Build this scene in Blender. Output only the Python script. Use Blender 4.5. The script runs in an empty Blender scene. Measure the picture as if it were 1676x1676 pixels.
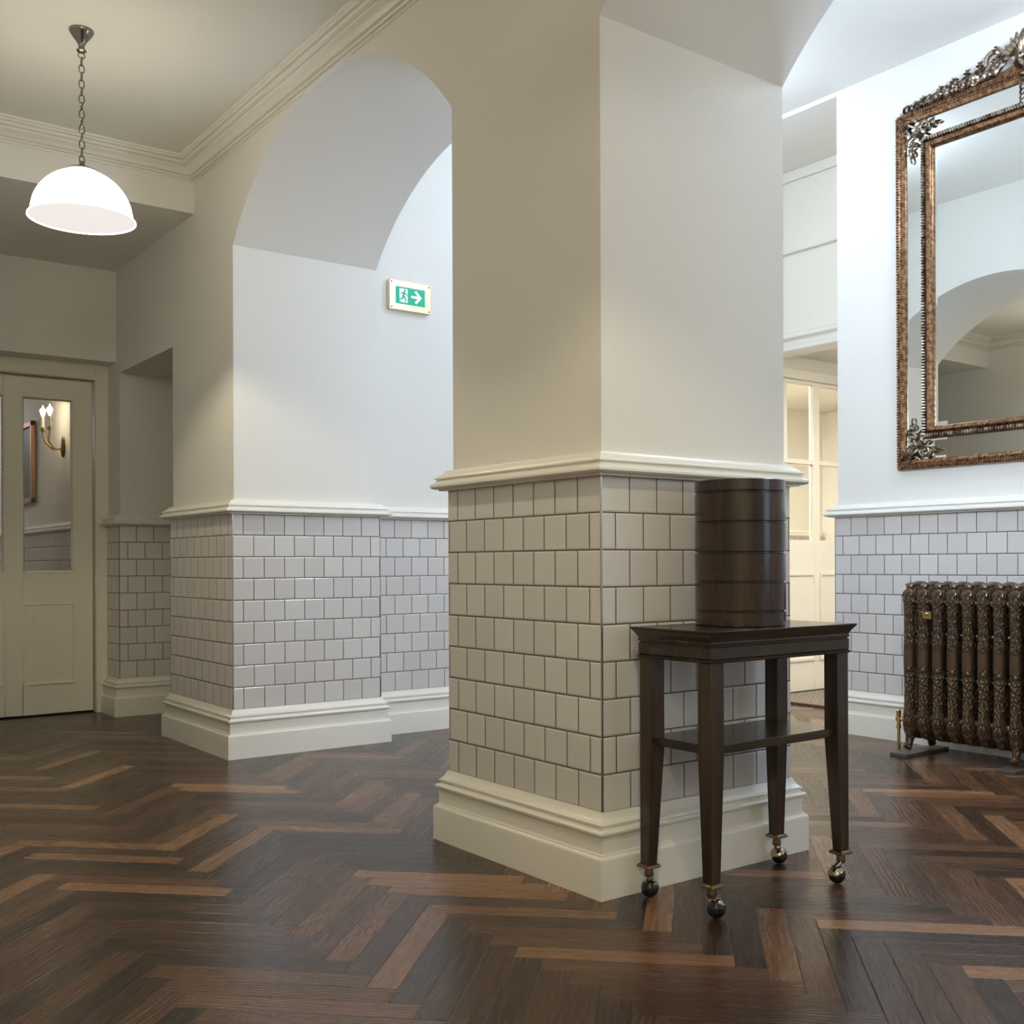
import bpy, bmesh, math, random
from mathutils import Vector, Matrix
random.seed(7)
C = bpy.context.scene.collection
SC = bpy.context.scene
PI = math.pi

# ------------------------------------------------------------------ camera
YAW, ROLL = 0.65303, 0.0042
cam_data = bpy.data.cameras.new('camera')
cam_data.sensor_width = 36.0
cam_data.lens = 1773.98 / 1676 * 36
cam_data.shift_x = -(896.57 - 838) / 1676
cam_data.shift_y = (922.23 - 838) / 1676
cam_data.clip_start = 0.05
cam = bpy.data.objects.new('camera', cam_data); C.objects.link(cam)
F = Vector((math.sin(YAW), math.cos(YAW), 0)); R = Vector((math.cos(YAW), -math.sin(YAW), 0)); U = Vector((0, 0, 1))
c_, s_ = math.cos(ROLL), math.sin(ROLL)
Rr = R * c_ - U * s_; Ur = R * s_ + U * c_
M = Matrix.Identity(4)
for i in range(3):
    M[i][0] = Rr[i]; M[i][1] = Ur[i]; M[i][2] = -F[i]
M[0][3], M[1][3], M[2][3] = -1.86336, -2.20107, 0.884
cam.matrix_world = M
SC.camera = cam

# ------------------------------------------------------------------ world, light, exposure
SC.view_settings.view_transform = 'Standard'
SC.view_settings.look = 'None'
SC.view_settings.gamma = 1.0
SC.view_settings.use_curve_mapping = False
SC.view_settings.exposure = 0.0
world = bpy.data.worlds.new('daylight_sky'); SC.world = world
world.use_nodes = True
wn = world.node_tree.nodes
wn['Background'].inputs['Color'].default_value = (0.66, 0.80, 1.0, 1)
wn['Background'].inputs['Strength'].default_value = 3.0

def area(name, loc, rot, sx, sy, power, col, portal=False):
    l = bpy.data.lights.new(name, 'AREA'); l.shape = 'RECTANGLE'; l.size = sx; l.size_y = sy
    l.energy = power; l.color = col
    o = bpy.data.objects.new(name, l); C.objects.link(o); o.location = loc; o.rotation_euler = rot
    if portal: l.cycles.is_portal = True
    return o
# sky portal in the tall window at the end of the bright hall
area('window_portal', (1.78, -3.98, 2.0), (math.radians(90), 0, 0), 1.7, 2.3, 1, (1, 1, 1), True)
# unseen lights are added further down to brighten the lobby and the passage
def lamp_point(name, loc, power, col, r=0.05):
    l = bpy.data.lights.new(name, 'POINT'); l.energy = power; l.color = col; l.shadow_soft_size = r
    o = bpy.data.objects.new(name, l); C.objects.link(o); o.location = loc; return o
WARM = (1.0, 0.91, 0.67)
LAMP_W = 31.0
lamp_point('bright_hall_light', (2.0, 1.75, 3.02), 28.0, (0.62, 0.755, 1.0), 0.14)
lamp_point('bright_hall_light', (2.05, -0.35, 3.05), 46.0, (0.62, 0.755, 1.0), 0.16)  # unseen light added for a steep rail shadow on the mirror wall
lamp_point('bright_hall_light', (1.05, 0.42, 1.7), 50.0, (0.62, 0.755, 1.0), 0.22)  # unseen fill added behind the pillar to lift the lower wall tiles
lamp_point('camera_side_light', (-2.3, -3.0, 2.2), 55.0, (1.0, 0.91, 0.70), 0.18)  # unseen fill added to raise the ambient light in the lamp-lit hall

# ------------------------------------------------------------------ materials
def mat(name, col=(0.8, 0.8, 0.8), rough=0.5, metal=0.0, **kw):
    m = bpy.data.materials.new(name); m.use_nodes = True
    b = m.node_tree.nodes['Principled BSDF']
    b.inputs['Base Color'].default_value = (*col, 1); b.inputs['Roughness'].default_value = rough
    b.inputs['Metallic'].default_value = metal
    for k, v in kw.items(): b.inputs[k.replace('_', ' ')].default_value = v
    return m
def nodes(m): return m.node_tree.nodes, m.node_tree.links, m.node_tree.nodes['Principled BSDF']
def noise_rough(m, scale=6, lo=0.4, hi=0.6, bump=0.0, bscale=200):
    n, l, b = nodes(m)
    tc = n.new('ShaderNodeTexCoord')
    t = n.new('ShaderNodeTexNoise'); t.inputs['Scale'].default_value = scale; l.new(tc.outputs['Object'], t.inputs['Vector'])
    mr = n.new('ShaderNodeMapRange'); mr.inputs['To Min'].default_value = lo; mr.inputs['To Max'].default_value = hi
    l.new(t.outputs['Fac'], mr.inputs['Value']); l.new(mr.outputs['Result'], b.inputs['Roughness'])
    if bump:
        t2 = n.new('ShaderNodeTexNoise'); t2.inputs['Scale'].default_value = bscale; l.new(tc.outputs['Object'], t2.inputs['Vector'])
        bp = n.new('ShaderNodeBump'); bp.inputs['Strength'].default_value = bump; bp.inputs['Distance'].default_value = 0.001
        l.new(t2.outputs['Fac'], bp.inputs['Height']); l.new(bp.outputs['Normal'], b.inputs['Normal'])
    return m
M_PLASTER = noise_rough(mat('matt_wall_paint', (0.79, 0.765, 0.695)), 3, 0.55, 0.7, 0.15, 90)
M_CEIL = noise_rough(mat('matt_ceiling_paint', (0.78, 0.755, 0.68)), 3, 0.65, 0.8, 0.1, 90)
M_TRIM = noise_rough(mat('satin_cream_trim_paint', (0.83, 0.80, 0.71)), 5, 0.25, 0.35)
M_DOOR = noise_rough(mat('satin_cream_door_paint', (0.84, 0.80, 0.68)), 5, 0.3, 0.4)

def tile_material():
    m = mat('glazed_square_wall_tiles', (0.62, 0.6, 0.56), 0.12)
    n, l, b = nodes(m)
    uv = n.new('ShaderNodeUVMap'); uv.uv_map = 'UVMap'
    def brick(mortar, smooth):
        t = n.new('ShaderNodeTexBrick'); t.offset = 0.5; t.squash = 1.0
        t.inputs['Scale'].default_value = 1.0; t.inputs['Brick Width'].default_value = 0.1007
        t.inputs['Row Height'].default_value = 0.1; t.inputs['Mortar Size'].default_value = mortar
        t.inputs['Mortar Smooth'].default_value = smooth
        t.inputs['Color1'].default_value = (0.70, 0.67, 0.63, 1); t.inputs['Color2'].default_value = (0.645, 0.615, 0.575, 1)
        t.inputs['Mortar'].default_value = (0.11, 0.085, 0.065, 1); l.new(uv.outputs['UV'], t.inputs['Vector']); return t
    t1 = brick(0.0019, 0.1); t2 = brick(0.0065, 1.0)
    l.new(t1.outputs['Color'], b.inputs['Base Color'])
    mr = n.new('ShaderNodeMapRange'); mr.inputs['To Min'].default_value = 0.10; mr.inputs['To Max'].default_value = 0.8
    l.new(t1.outputs['Fac'], mr.inputs['Value']); l.new(mr.outputs['Result'], b.inputs['Roughness'])
    inv = n.new('ShaderNodeMath'); inv.operation = 'SUBTRACT'; inv.inputs[0].default_value = 1.0; l.new(t2.outputs['Fac'], inv.inputs[1])
    ns = n.new('ShaderNodeTexNoise'); ns.inputs['Scale'].default_value = 22; ns.inputs['Detail'].default_value = 1; l.new(uv.outputs['UV'], ns.inputs['Vector'])
    ad = n.new('ShaderNodeMath'); ad.operation = 'MULTIPLY_ADD'; ad.inputs[1].default_value = 0.12; l.new(ns.outputs['Fac'], ad.inputs[0]); l.new(inv.outputs[0], ad.inputs[2])
    bp = n.new('ShaderNodeBump'); bp.inputs['Strength'].default_value = 0.7; bp.inputs['Distance'].default_value = 0.0025
    l.new(ad.outputs[0], bp.inputs['Height']); l.new(bp.outputs['Normal'], b.inputs['Normal'])
    b.inputs['Specular IOR Level'].default_value = 0.55
    return m
M_TILE = tile_material()

def floor_material():
    m = mat('dark_stained_herringbone_oak', (0.07, 0.04, 0.025), 0.3)
    n, l, b = nodes(m)
    uv = n.new('ShaderNodeUVMap'); uv.uv_map = 'UVMap'
    loc = n.new('ShaderNodeUVMap'); loc.uv_map = 'Local'
    at = n.new('ShaderNodeAttribute'); at.attribute_name = 'tone'
    sep = n.new('ShaderNodeSeparateColor'); l.new(at.outputs['Color'], sep.inputs['Color'])
    # slow waviness so that the grain bends like flat sawn figure
    mp0 = n.new('ShaderNodeMapping'); mp0.inputs['Scale'].default_value = (3.5, 9, 1); l.new(uv.outputs['UV'], mp0.inputs['Vector'])
    nw = n.new('ShaderNodeTexNoise'); nw.inputs['Scale'].default_value = 1.0; nw.inputs['Detail'].default_value = 2; l.new(mp0.outputs['Vector'], nw.inputs['Vector'])
    sc = n.new('ShaderNodeVectorMath'); sc.operation = 'SCALE'; sc.inputs['Scale'].default_value = 0.045; l.new(nw.outputs['Color'], sc.inputs[0])
    av = n.new('ShaderNodeVectorMath'); av.operation = 'ADD'; l.new(uv.outputs['UV'], av.inputs[0]); l.new(sc.outputs['Vector'], av.inputs[1])
    mp = n.new('ShaderNodeMapping'); mp.inputs['Scale'].default_value = (4, 110, 1); l.new(av.outputs['Vector'], mp.inputs['Vector'])
    ng = n.new('ShaderNodeTexNoise'); ng.inputs['Scale'].default_value = 1.0; ng.inputs['Detail'].default_value = 5; ng.inputs['Roughness'].default_value = 0.6
    l.new(mp.outputs['Vector'], ng.inputs['Vector'])
    wv = n.new('ShaderNodeTexWave'); wv.wave_type = 'BANDS'; wv.bands_direction = 'Y'; wv.inputs['Scale'].default_value = 24
    wv.inputs['Distortion'].default_value = 3.0; wv.inputs['Detail'].default_value = 2; wv.inputs['Detail Scale'].default_value = 0.4
    l.new(av.outputs['Vector'], wv.inputs['Vector'])
    mix = n.new('ShaderNodeMix'); mix.data_type = 'FLOAT'; l.new(sep.outputs['Green'], mix.inputs[0])
    l.new(ng.outputs['Fac'], mix.inputs[2]); l.new(wv.outputs['Fac'], mix.inputs[3])
    # tone ramp per plank
    ramp = n.new('ShaderNodeValToRGB'); cr = ramp.color_ramp
    cr.elements[0].position = 0.0; cr.elements[0].color = (0.012, 0.007, 0.0045, 1)
    cr.elements[1].position = 1.0; cr.elements[1].color = (0.27, 0.135, 0.062, 1)
    e = cr.elements.new(0.45); e.color = (0.06, 0.0285, 0.0135, 1)
    e = cr.elements.new(0.75); e.color = (0.125, 0.058, 0.026, 1)
    ma = n.new('ShaderNodeMath'); ma.operation = 'MULTIPLY_ADD'; ma.inputs[1].default_value = 0.2
    nr = n.new('ShaderNodeMapRange'); nr.inputs['From Min'].default_value = 0.33; nr.inputs['From Max'].default_value = 0.67; l.new(ng.outputs['Fac'], nr.inputs['Value']); l.new(nr.outputs['Result'], ma.inputs[0])
    ms = n.new('ShaderNodeMath'); ms.operation = 'MULTIPLY_ADD'; ms.inputs[1].default_value = 0.86; ms.inputs[2].default_value = 0.02
    l.new(sep.outputs['Red'], ms.inputs[0]); l.new(ms.outputs[0], ma.inputs[2])
    l.new(ma.outputs[0], ramp.inputs['Fac'])
    # thin dark joints
    sx = n.new('ShaderNodeSeparateXYZ'); l.new(loc.outputs['UV'], sx.inputs[0])
    def edge(sock, size):
        a = n.new('ShaderNodeMath'); a.operation = 'SUBTRACT'; a.inputs[0].default_value = size; l.new(sock, a.inputs[1])
        mn = n.new('ShaderNodeMath'); mn.operation = 'MINIMUM'; l.new(sock, mn.inputs[0]); l.new(a.outputs[0], mn.inputs[1]); return mn.outputs[0]
    mn = n.new('ShaderNodeMath'); mn.operation = 'MINIMUM'; l.new(edge(sx.outputs['X'], 0.49), mn.inputs[0]); l.new(edge(sx.outputs['Y'], 0.07), mn.inputs[1])
    mr = n.new('ShaderNodeMapRange'); mr.inputs['From Max'].default_value = 0.0016; l.new(mn.outputs[0], mr.inputs['Value'])
    mc = n.new('ShaderNodeMix'); mc.data_type = 'RGBA'; mc.inputs[6].default_value = (0.018, 0.01, 0.007, 1)
    l.new(mr.outputs['Result'], mc.inputs[0]); l.new(ramp.outputs['Color'], mc.inputs[7]); l.new(mc.outputs[2], b.inputs['Base Color'])
    rr = n.new('ShaderNodeMapRange'); rr.inputs['To Min'].default_value = 0.2; rr.inputs['To Max'].default_value = 0.34
    l.new(mix.outputs[0], rr.inputs['Value']); l.new(rr.outputs['Result'], b.inputs['Roughness'])
    ba = n.new('ShaderNodeMath'); ba.operation = 'MULTIPLY'; l.new(mix.outputs[0], ba.inputs[0]); l.new(sep.outputs['Blue'], ba.inputs[1])
    bb = n.new('ShaderNodeMath'); bb.operation = 'MULTIPLY_ADD'; bb.inputs[1].default_value = 1.2; l.new(mr.outputs['Result'], bb.inputs[0]); l.new(ba.outputs[0], bb.inputs[2])
    bp = n.new('ShaderNodeBump'); bp.inputs['Strength'].default_value = 0.55; bp.inputs['Distance'].default_value = 0.0011
    l.new(bb.outputs[0], bp.inputs['Height']); l.new(bp.outputs['Normal'], b.inputs['Normal'])
    b.inputs['Specular IOR Level'].default_value = 0.45
    return m
M_FLOOR = floor_material()

def wood(name, dark, light, rough=0.2, vert=True, scale=1.0):
    m = mat(name, dark, rough); n, l, b = nodes(m)
    tc = n.new('ShaderNodeTexCoord'); mp = n.new('ShaderNodeMapping')
    mp.inputs['Scale'].default_value = (28 * scale, 28 * scale, 2.2 * scale) if vert else (2.2 * scale, 28 * scale, 28 * scale)
    l.new(tc.outputs['Object'], mp.inputs['Vector'])
    t = n.new('ShaderNodeTexNoise'); t.inputs['Scale'].default_value = 1; t.inputs['Detail'].default_value = 5; l.new(mp.outputs['Vector'], t.inputs['Vector'])
    r = n.new('ShaderNodeValToRGB'); r.color_ramp.elements[0].position = 0.35; r.color_ramp.elements[0].color = (*dark, 1)
    r.color_ramp.elements[1].position = 0.7; r.color_ramp.elements[1].color = (*light, 1)
    l.new(t.outputs['Fac'], r.inputs['Fac']); l.new(r.outputs['Color'], b.inputs['Base Color'])
    b.inputs['Coat Weight'].default_value = 0.2; b.inputs['Coat Roughness'].default_value = 0.08
    return m
M_WOODV = wood('dark_polished_mahogany', (0.013, 0.008, 0.004), (0.056, 0.031, 0.013), 0.3)
M_WOODH = wood('dark_polished_mahogany_rail', (0.014, 0.0085, 0.0045), (0.048, 0.029, 0.014), 0.26, False)
M_DRUM = wood('dark_polished_mahogany_veneer', (0.013, 0.007, 0.004), (0.05, 0.023, 0.01), 0.22)
M_CHROME = mat('aged_nickel', (0.42, 0.36, 0.28), 0.14, 1.0)
M_DNICK = mat('dark_nickel', (0.27, 0.25, 0.22), 0.2, 1.0)
M_BRASS = mat('polished_brass', (0.75, 0.55, 0.27), 0.2, 1.0)
M_PBRASS = mat('pale_polished_brass', (0.84, 0.69, 0.44), 0.24, 0.85)
M_OLDBRASS = mat('antique_brass', (0.22, 0.14, 0.075), 0.35, 1.0)
M_BLACK = mat('dark_gap', (0.02, 0.018, 0.015), 0.7)
M_RUBBER = mat('black_wheel', (0.012, 0.012, 0.014), 0.18)
M_TILETRIM = mat('metal_tile_edge', (0.6, 0.58, 0.55), 0.2, 1.0)
M_MIRROR = mat('mirror_silvering', (0.82, 0.84, 0.81), 0.0, 1.0)
M_GLASS = mat('clear_glass', (1, 1, 1), 0.0, 0.0, Transmission_Weight=1.0, IOR=1.45)
M_SIGNG = mat('exit_sign_green', (0.0, 0.38, 0.22), 0.35)
nb = M_SIGNG.node_tree.nodes['Principled BSDF']; nb.inputs['Emission Color'].default_value = (0.0, 0.36, 0.21, 1); nb.inputs['Emission Strength'].default_value = 0.25
M_SIGNW = mat('exit_sign_white', (0.85, 0.9, 0.86), 0.35)
nb = M_SIGNW.node_tree.nodes['Principled BSDF']; nb.inputs['Emission Color'].default_value = (0.85, 0.9, 0.86, 1); nb.inputs['Emission Strength'].default_value = 0.25
M_CANDLE = mat('cream_candle_tube', (0.85, 0.82, 0.7), 0.5)
M_OPAL = mat('opal_glass', (0.9, 0.9, 0.88), 0.15)
nb = M_OPAL.node_tree.nodes['Principled BSDF']; nb.inputs['Emission Color'].default_value = (1.0, 0.925, 0.775, 1); nb.inputs['Emission Strength'].default_value = 9.0
M_OPALIN = mat('opal_glass_inside', (0.0015, 0.0015, 0.0015), 1.0, Specular_IOR_Level=0.0)
nb = M_OPALIN.node_tree.nodes['Principled BSDF']; nb.inputs['Emission Color'].default_value = (0.87, 0.81, 0.77, 1); nb.inputs['Emission Strength'].default_value = 1.0
M_BULB = mat('lit_bulb', (1, 1, 1), 0.4)
nb = M_BULB.node_tree.nodes['Principled BSDF']; nb.inputs['Emission Color'].default_value = (1, 0.85, 0.6, 1); nb.inputs['Emission Strength'].default_value = 40
def gilt(name, c1, c2, sc, rough, bump):
    m = mat(name, c1, rough, 1.0); n, l, b = nodes(m)
    tc = n.new('ShaderNodeTexCoord'); t = n.new('ShaderNodeTexNoise'); t.inputs['Scale'].default_value = sc; t.inputs['Detail'].default_value = 4
    l.new(tc.outputs['Object'], t.inputs['Vector'])
    r = n.new('ShaderNodeValToRGB'); r.color_ramp.elements[0].position = 0.38; r.color_ramp.elements[0].color = (*c1, 1)
    r.color_ramp.elements[1].position = 0.62; r.color_ramp.elements[1].color = (*c2, 1)
    l.new(t.outputs['Fac'], r.inputs['Fac']); l.new(r.outputs['Color'], b.inputs['Base Color'])
    bp = n.new('ShaderNodeBump'); bp.inputs['Strength'].default_value = bump; bp.inputs['Distance'].default_value = 0.002
    l.new(t.outputs['Fac'], bp.inputs['Height']); l.new(bp.outputs['Normal'], b.inputs['Normal'])
    return m
M_GILT = gilt('antique_bronze_gilding', (0.14, 0.07, 0.038), (0.36, 0.21, 0.11), 60, 0.36, 0.5)
M_PEWTER = gilt('rubbed_pewter_gilding', (0.13, 0.085, 0.05), (0.55, 0.47, 0.37), 38, 0.3, 0.5)  # noise tones; dark end deepened to imitate shade in the carved recesses
def radiator_mat():
    m = mat('embossed_bronzed_cast_iron', (0.06, 0.035, 0.02), 0.42, 0.5); n, l, b = nodes(m)
    tc = n.new('ShaderNodeTexCoord'); mp = n.new('ShaderNodeMapping'); mp.inputs['Scale'].default_value = (1, 1, 0.6); l.new(tc.outputs['Object'], mp.inputs['Vector'])
    v = n.new('ShaderNodeTexVoronoi'); v.feature = 'DISTANCE_TO_EDGE'; v.inputs['Scale'].default_value = 65
    ns = n.new('ShaderNodeTexNoise'); ns.inputs['Scale'].default_value = 40; ns.inputs['Detail'].default_value = 2; l.new(mp.outputs['Vector'], ns.inputs['Vector'])
    ad = n.new('ShaderNodeVectorMath'); ad.operation = 'SCALE'; ad.inputs['Scale'].default_value = 0.03; l.new(ns.outputs['Color'], ad.inputs[0])
    a2 = n.new('ShaderNodeVectorMath'); a2.operation = 'ADD'; l.new(mp.outputs['Vector'], a2.inputs[0]); l.new(ad.outputs['Vector'], a2.inputs[1]); l.new(a2.outputs['Vector'], v.inputs['Vector'])
    # smooth band halfway down the column
    sx = n.new('ShaderNodeSeparateXYZ'); l.new(tc.outputs['Object'], sx.inputs[0])
    c = n.new('ShaderNodeMath'); c.operation = 'SUBTRACT'; c.inputs[1].default_value = 0.455; l.new(sx.outputs['Z'], c.inputs[0])
    ab = n.new('ShaderNodeMath'); ab.operation = 'ABSOLUTE'; l.new(c.outputs[0], ab.inputs[0])
    mr = n.new('ShaderNodeMapRange'); mr.inputs['From Min'].default_value = 0.03; mr.inputs['From Max'].default_value = 0.05; l.new(ab.outputs[0], mr.inputs['Value'])
    f = n.new('ShaderNodeMapRange'); f.inputs['From Max'].default_value = 0.3; l.new(v.outputs['Distance'], f.inputs['Value'])
    mu = n.new('ShaderNodeMath'); mu.operation = 'MULTIPLY'; l.new(mr.outputs['Result'], mu.inputs[0]); l.new(f.outputs['Result'], mu.inputs[1])
    bp = n.new('ShaderNodeBump'); bp.inputs['Strength'].default_value = 1.0; bp.inputs['Distance'].default_value = 0.004
    l.new(mu.outputs[0], bp.inputs['Height']); l.new(bp.outputs['Normal'], b.inputs['Normal'])
    r = n.new('ShaderNodeValToRGB'); r.color_ramp.elements[0].color = (0.045, 0.026, 0.014, 1); r.color_ramp.elements[1].color = (0.17, 0.1, 0.05, 1)
    fm = n.new('ShaderNodeMath'); fm.operation = 'MULTIPLY_ADD'; fm.inputs[1].default_value = -0.45; fm.inputs[2].default_value = 0.45; l.new(mr.outputs['Result'], fm.inputs[0])
    fx = n.new('ShaderNodeMath'); fx.operation = 'MAXIMUM'; l.new(mu.outputs[0], fx.inputs[0]); l.new(fm.outputs[0], fx.inputs[1])
    l.new(fx.outputs[0], r.inputs['Fac']); l.new(r.outputs['Color'], b.inputs['Base Color'])
    return m
M_RAD = radiator_mat()
M_PLATE = mat('grey_brown_painted_board', (0.085, 0.068, 0.052), 0.4)
M_RADC = mat('rubbed_bronze_crown', (0.16, 0.11, 0.08), 0.22, 0.9)
M_HUB = mat('shiny_joining_hub', (0.35, 0.34, 0.34), 0.15, 1.0)
M_RADP = mat('bronzed_cast_iron', (0.07, 0.042, 0.024), 0.32, 0.6)

# ------------------------------------------------------------------ mesh helpers
class MB:
    def __init__(s): s.bm = bmesh.new(); s.uv = None
    def uvl(s):
        if s.uv is None: s.uv = s.bm.loops.layers.uv.new('UVMap')
        return s.uv
    def face(s, pts, uvs=None, smooth=False):
        f = s.bm.faces.new([s.bm.verts.new(p) for p in pts]); f.smooth = smooth
        if uvs:
            L = s.uvl()
            for lp, u in zip(f.loops, uvs): lp[L].uv = u
        return f
    def box(s, x0, x1, y0, y1, z0, z1):
        v = [s.bm.verts.new(p) for p in ((x0,y0,z0),(x1,y0,z0),(x1,y1,z0),(x0,y1,z0),(x0,y0,z1),(x1,y0,z1),(x1,y1,z1),(x0,y1,z1))]
        for q in ((0,3,2,1),(4,5,6,7),(0,1,5,4),(1,2,6,5),(2,3,7,6),(3,0,4,7)): s.bm.faces.new([v[i] for i in q])
        return v
    def prism(s, pts, z0, z1, axis='z'):
        """polygon pts (a,b) extruded; axis z: (a,b,z); x: (x,a,b); y: (a,y,b)"""
        def mk(p, h): return {'z': (p[0], p[1], h), 'x': (h, p[0], p[1]), 'y': (p[0], h, p[1])}[axis]
        lo = [s.bm.verts.new(mk(p, z0)) for p in pts]; hi = [s.bm.verts.new(mk(p, z1)) for p in pts]
        n = len(pts); s.bm.faces.new(lo); s.bm.faces.new(hi[::-1])
        for i in range(n): s.bm.faces.new([lo[i], hi[i], hi[(i+1) % n], lo[(i+1) % n]])
    def loft(s, rings, closed=True, caps=True, smooth=True):
        vr = [[s.bm.verts.new(p) for p in r] for r in rings]
        n = len(vr[0])
        for a, b in zip(vr[:-1], vr[1:]):
            for i in range(n if closed else n - 1):
                f = s.bm.faces.new([a[i], a[(i+1) % n], b[(i+1) % n], b[i]]); f.smooth = smooth
        if caps and closed:
            s.bm.faces.new(vr[0][::-1]); s.bm.faces.new(vr[-1])
        return vr
    def lathe(s, prof, cx=0, cy=0, seg=32, smooth=True, caps=True):
        s.loft([[(cx + r * math.cos(2*PI*i/seg), cy + r * math.sin(2*PI*i/seg), z) for i in range(seg)] for r, z in prof], True, caps, smooth)
    def tube(s, pts, rad, seg=10, flat=1.0, up=None, closed=False):
        pts = [Vector(p) for p in pts]; n = len(pts); rings = []
        prev = None
        for i, p in enumerate(pts):
            if closed: d = pts[(i+1) % n] - pts[i-1]
            else: d = pts[min(i+1, n-1)] - pts[max(i-1, 0)]
            d.normalize()
            if prev is None:
                a = Vector(up) if up else (Vector((0,0,1)) if abs(d.z) < 0.9 else Vector((1,0,0)))
            else: a = prev
            x = (a - d * a.dot(d)); x = x.normalized() if x.length > 1e-6 else d.orthogonal().normalized()
            prev = x; y = d.cross(x)
            r = rad[i] if isinstance(rad, (list, tuple)) else rad
            rings.append([tuple(p + x * (r * math.cos(2*PI*k/seg)) * flat + y * (r * math.sin(2*PI*k/seg))) for k in range(seg)])
        if closed: rings.append(rings[0]); s.loft(rings, True, False)
        else: s.loft(rings)
    def sphere(s, c, r, seg=16, rings=10, sx=1, sy=1, sz=1):
        prof = [(math.sin(PI*k/rings), -math.cos(PI*k/rings)) for k in range(rings+1)]
        prof[0] = (0.02, -1); prof[-1] = (0.02, 1)
        s.loft([[(c[0] + r*sx*a*math.cos(2*PI*i/seg), c[1] + r*sy*a*math.sin(2*PI*i/seg), c[2] + r*sz*b) for i in range(seg)] for a, b in prof])
    def sweep(s, prof, path, closed=False, smooth=False):
        """profile [(out, z)] swept along a plan path; outward is the right-hand side of travel; mitred corners"""
        P = [Vector((p[0], p[1])) for p in path]; n = len(P)
        def nrm(a, b): d = (b - a).normalized(); return Vector((d.y, -d.x))
        rings = []
        for i in range(n):
            if closed or 0 < i < n - 1:
                n1 = nrm(P[i-1], P[i]); n2 = nrm(P[i], P[(i+1) % n]); m = (n1 + n2); m = m / (m.length_squared / 2)
            elif i == 0: m = nrm(P[0], P[1])
            else: m = nrm(P[-2], P[-1])
            rings.append([(P[i].x + m.x * o, P[i].y + m.y * o, z) for o, z in prof])
        if closed: rings.append(rings[0]); s.loft(rings, True, False, smooth)
        else: s.loft(rings, True, True, smooth)
    def build(s, name, m, parent=None, merge=True, bevel=0, bseg=2, smooth=False, origin=None):
        if merge: bmesh.ops.remove_doubles(s.bm, verts=s.bm.verts, dist=1e-6)
        bmesh.ops.recalc_face_normals(s.bm, faces=s.bm.faces)
        me = bpy.data.meshes.new(name); s.bm.to_mesh(me); s.bm.free(); me.materials.append(m)
        me.set_sharp_from_angle(angle=math.radians(38))
        o = bpy.data.objects.new(name, me); C.objects.link(o)
        if parent: o.parent = parent
        if bevel:
            b = o.modifiers.new('bevel', 'BEVEL'); b.width = bevel; b.segments = bseg; b.limit_method = 'ANGLE'; b.angle_limit = math.radians(40)
        if smooth:
            for p in me.polygons: p.use_smooth = True
        return o
def struct(o, label=None):
    o['kind'] = 'structure'
    if label: o['label'] = label
    return o
def tag(o, label, cat, group=None):
    o['label'] = label; o['category'] = cat
    if group: o['group'] = group
    return o
def empty(name, loc=(0, 0, 0)):
    o = bpy.data.objects.new(name, None); C.objects.link(o); o.location = loc; o.empty_display_size = 0.1; return o

# ------------------------------------------------------------------ dimensions of the place
T = 0.012                      # the tiling stands 12 mm proud of the plaster
W = 0.76                       # arcade thickness and pillar width
Y2, Y3, Y4, YD = 2.603, 3.46, 4.37, 4.62
XL, XM = -1.6, 2.79
ZC, ZR = 2.865, 3.351          # ceilings of the lamp-lit hall and of the bright hall
YE = 2.79
TZ0, TZ1 = 0.22, 1.12

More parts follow.
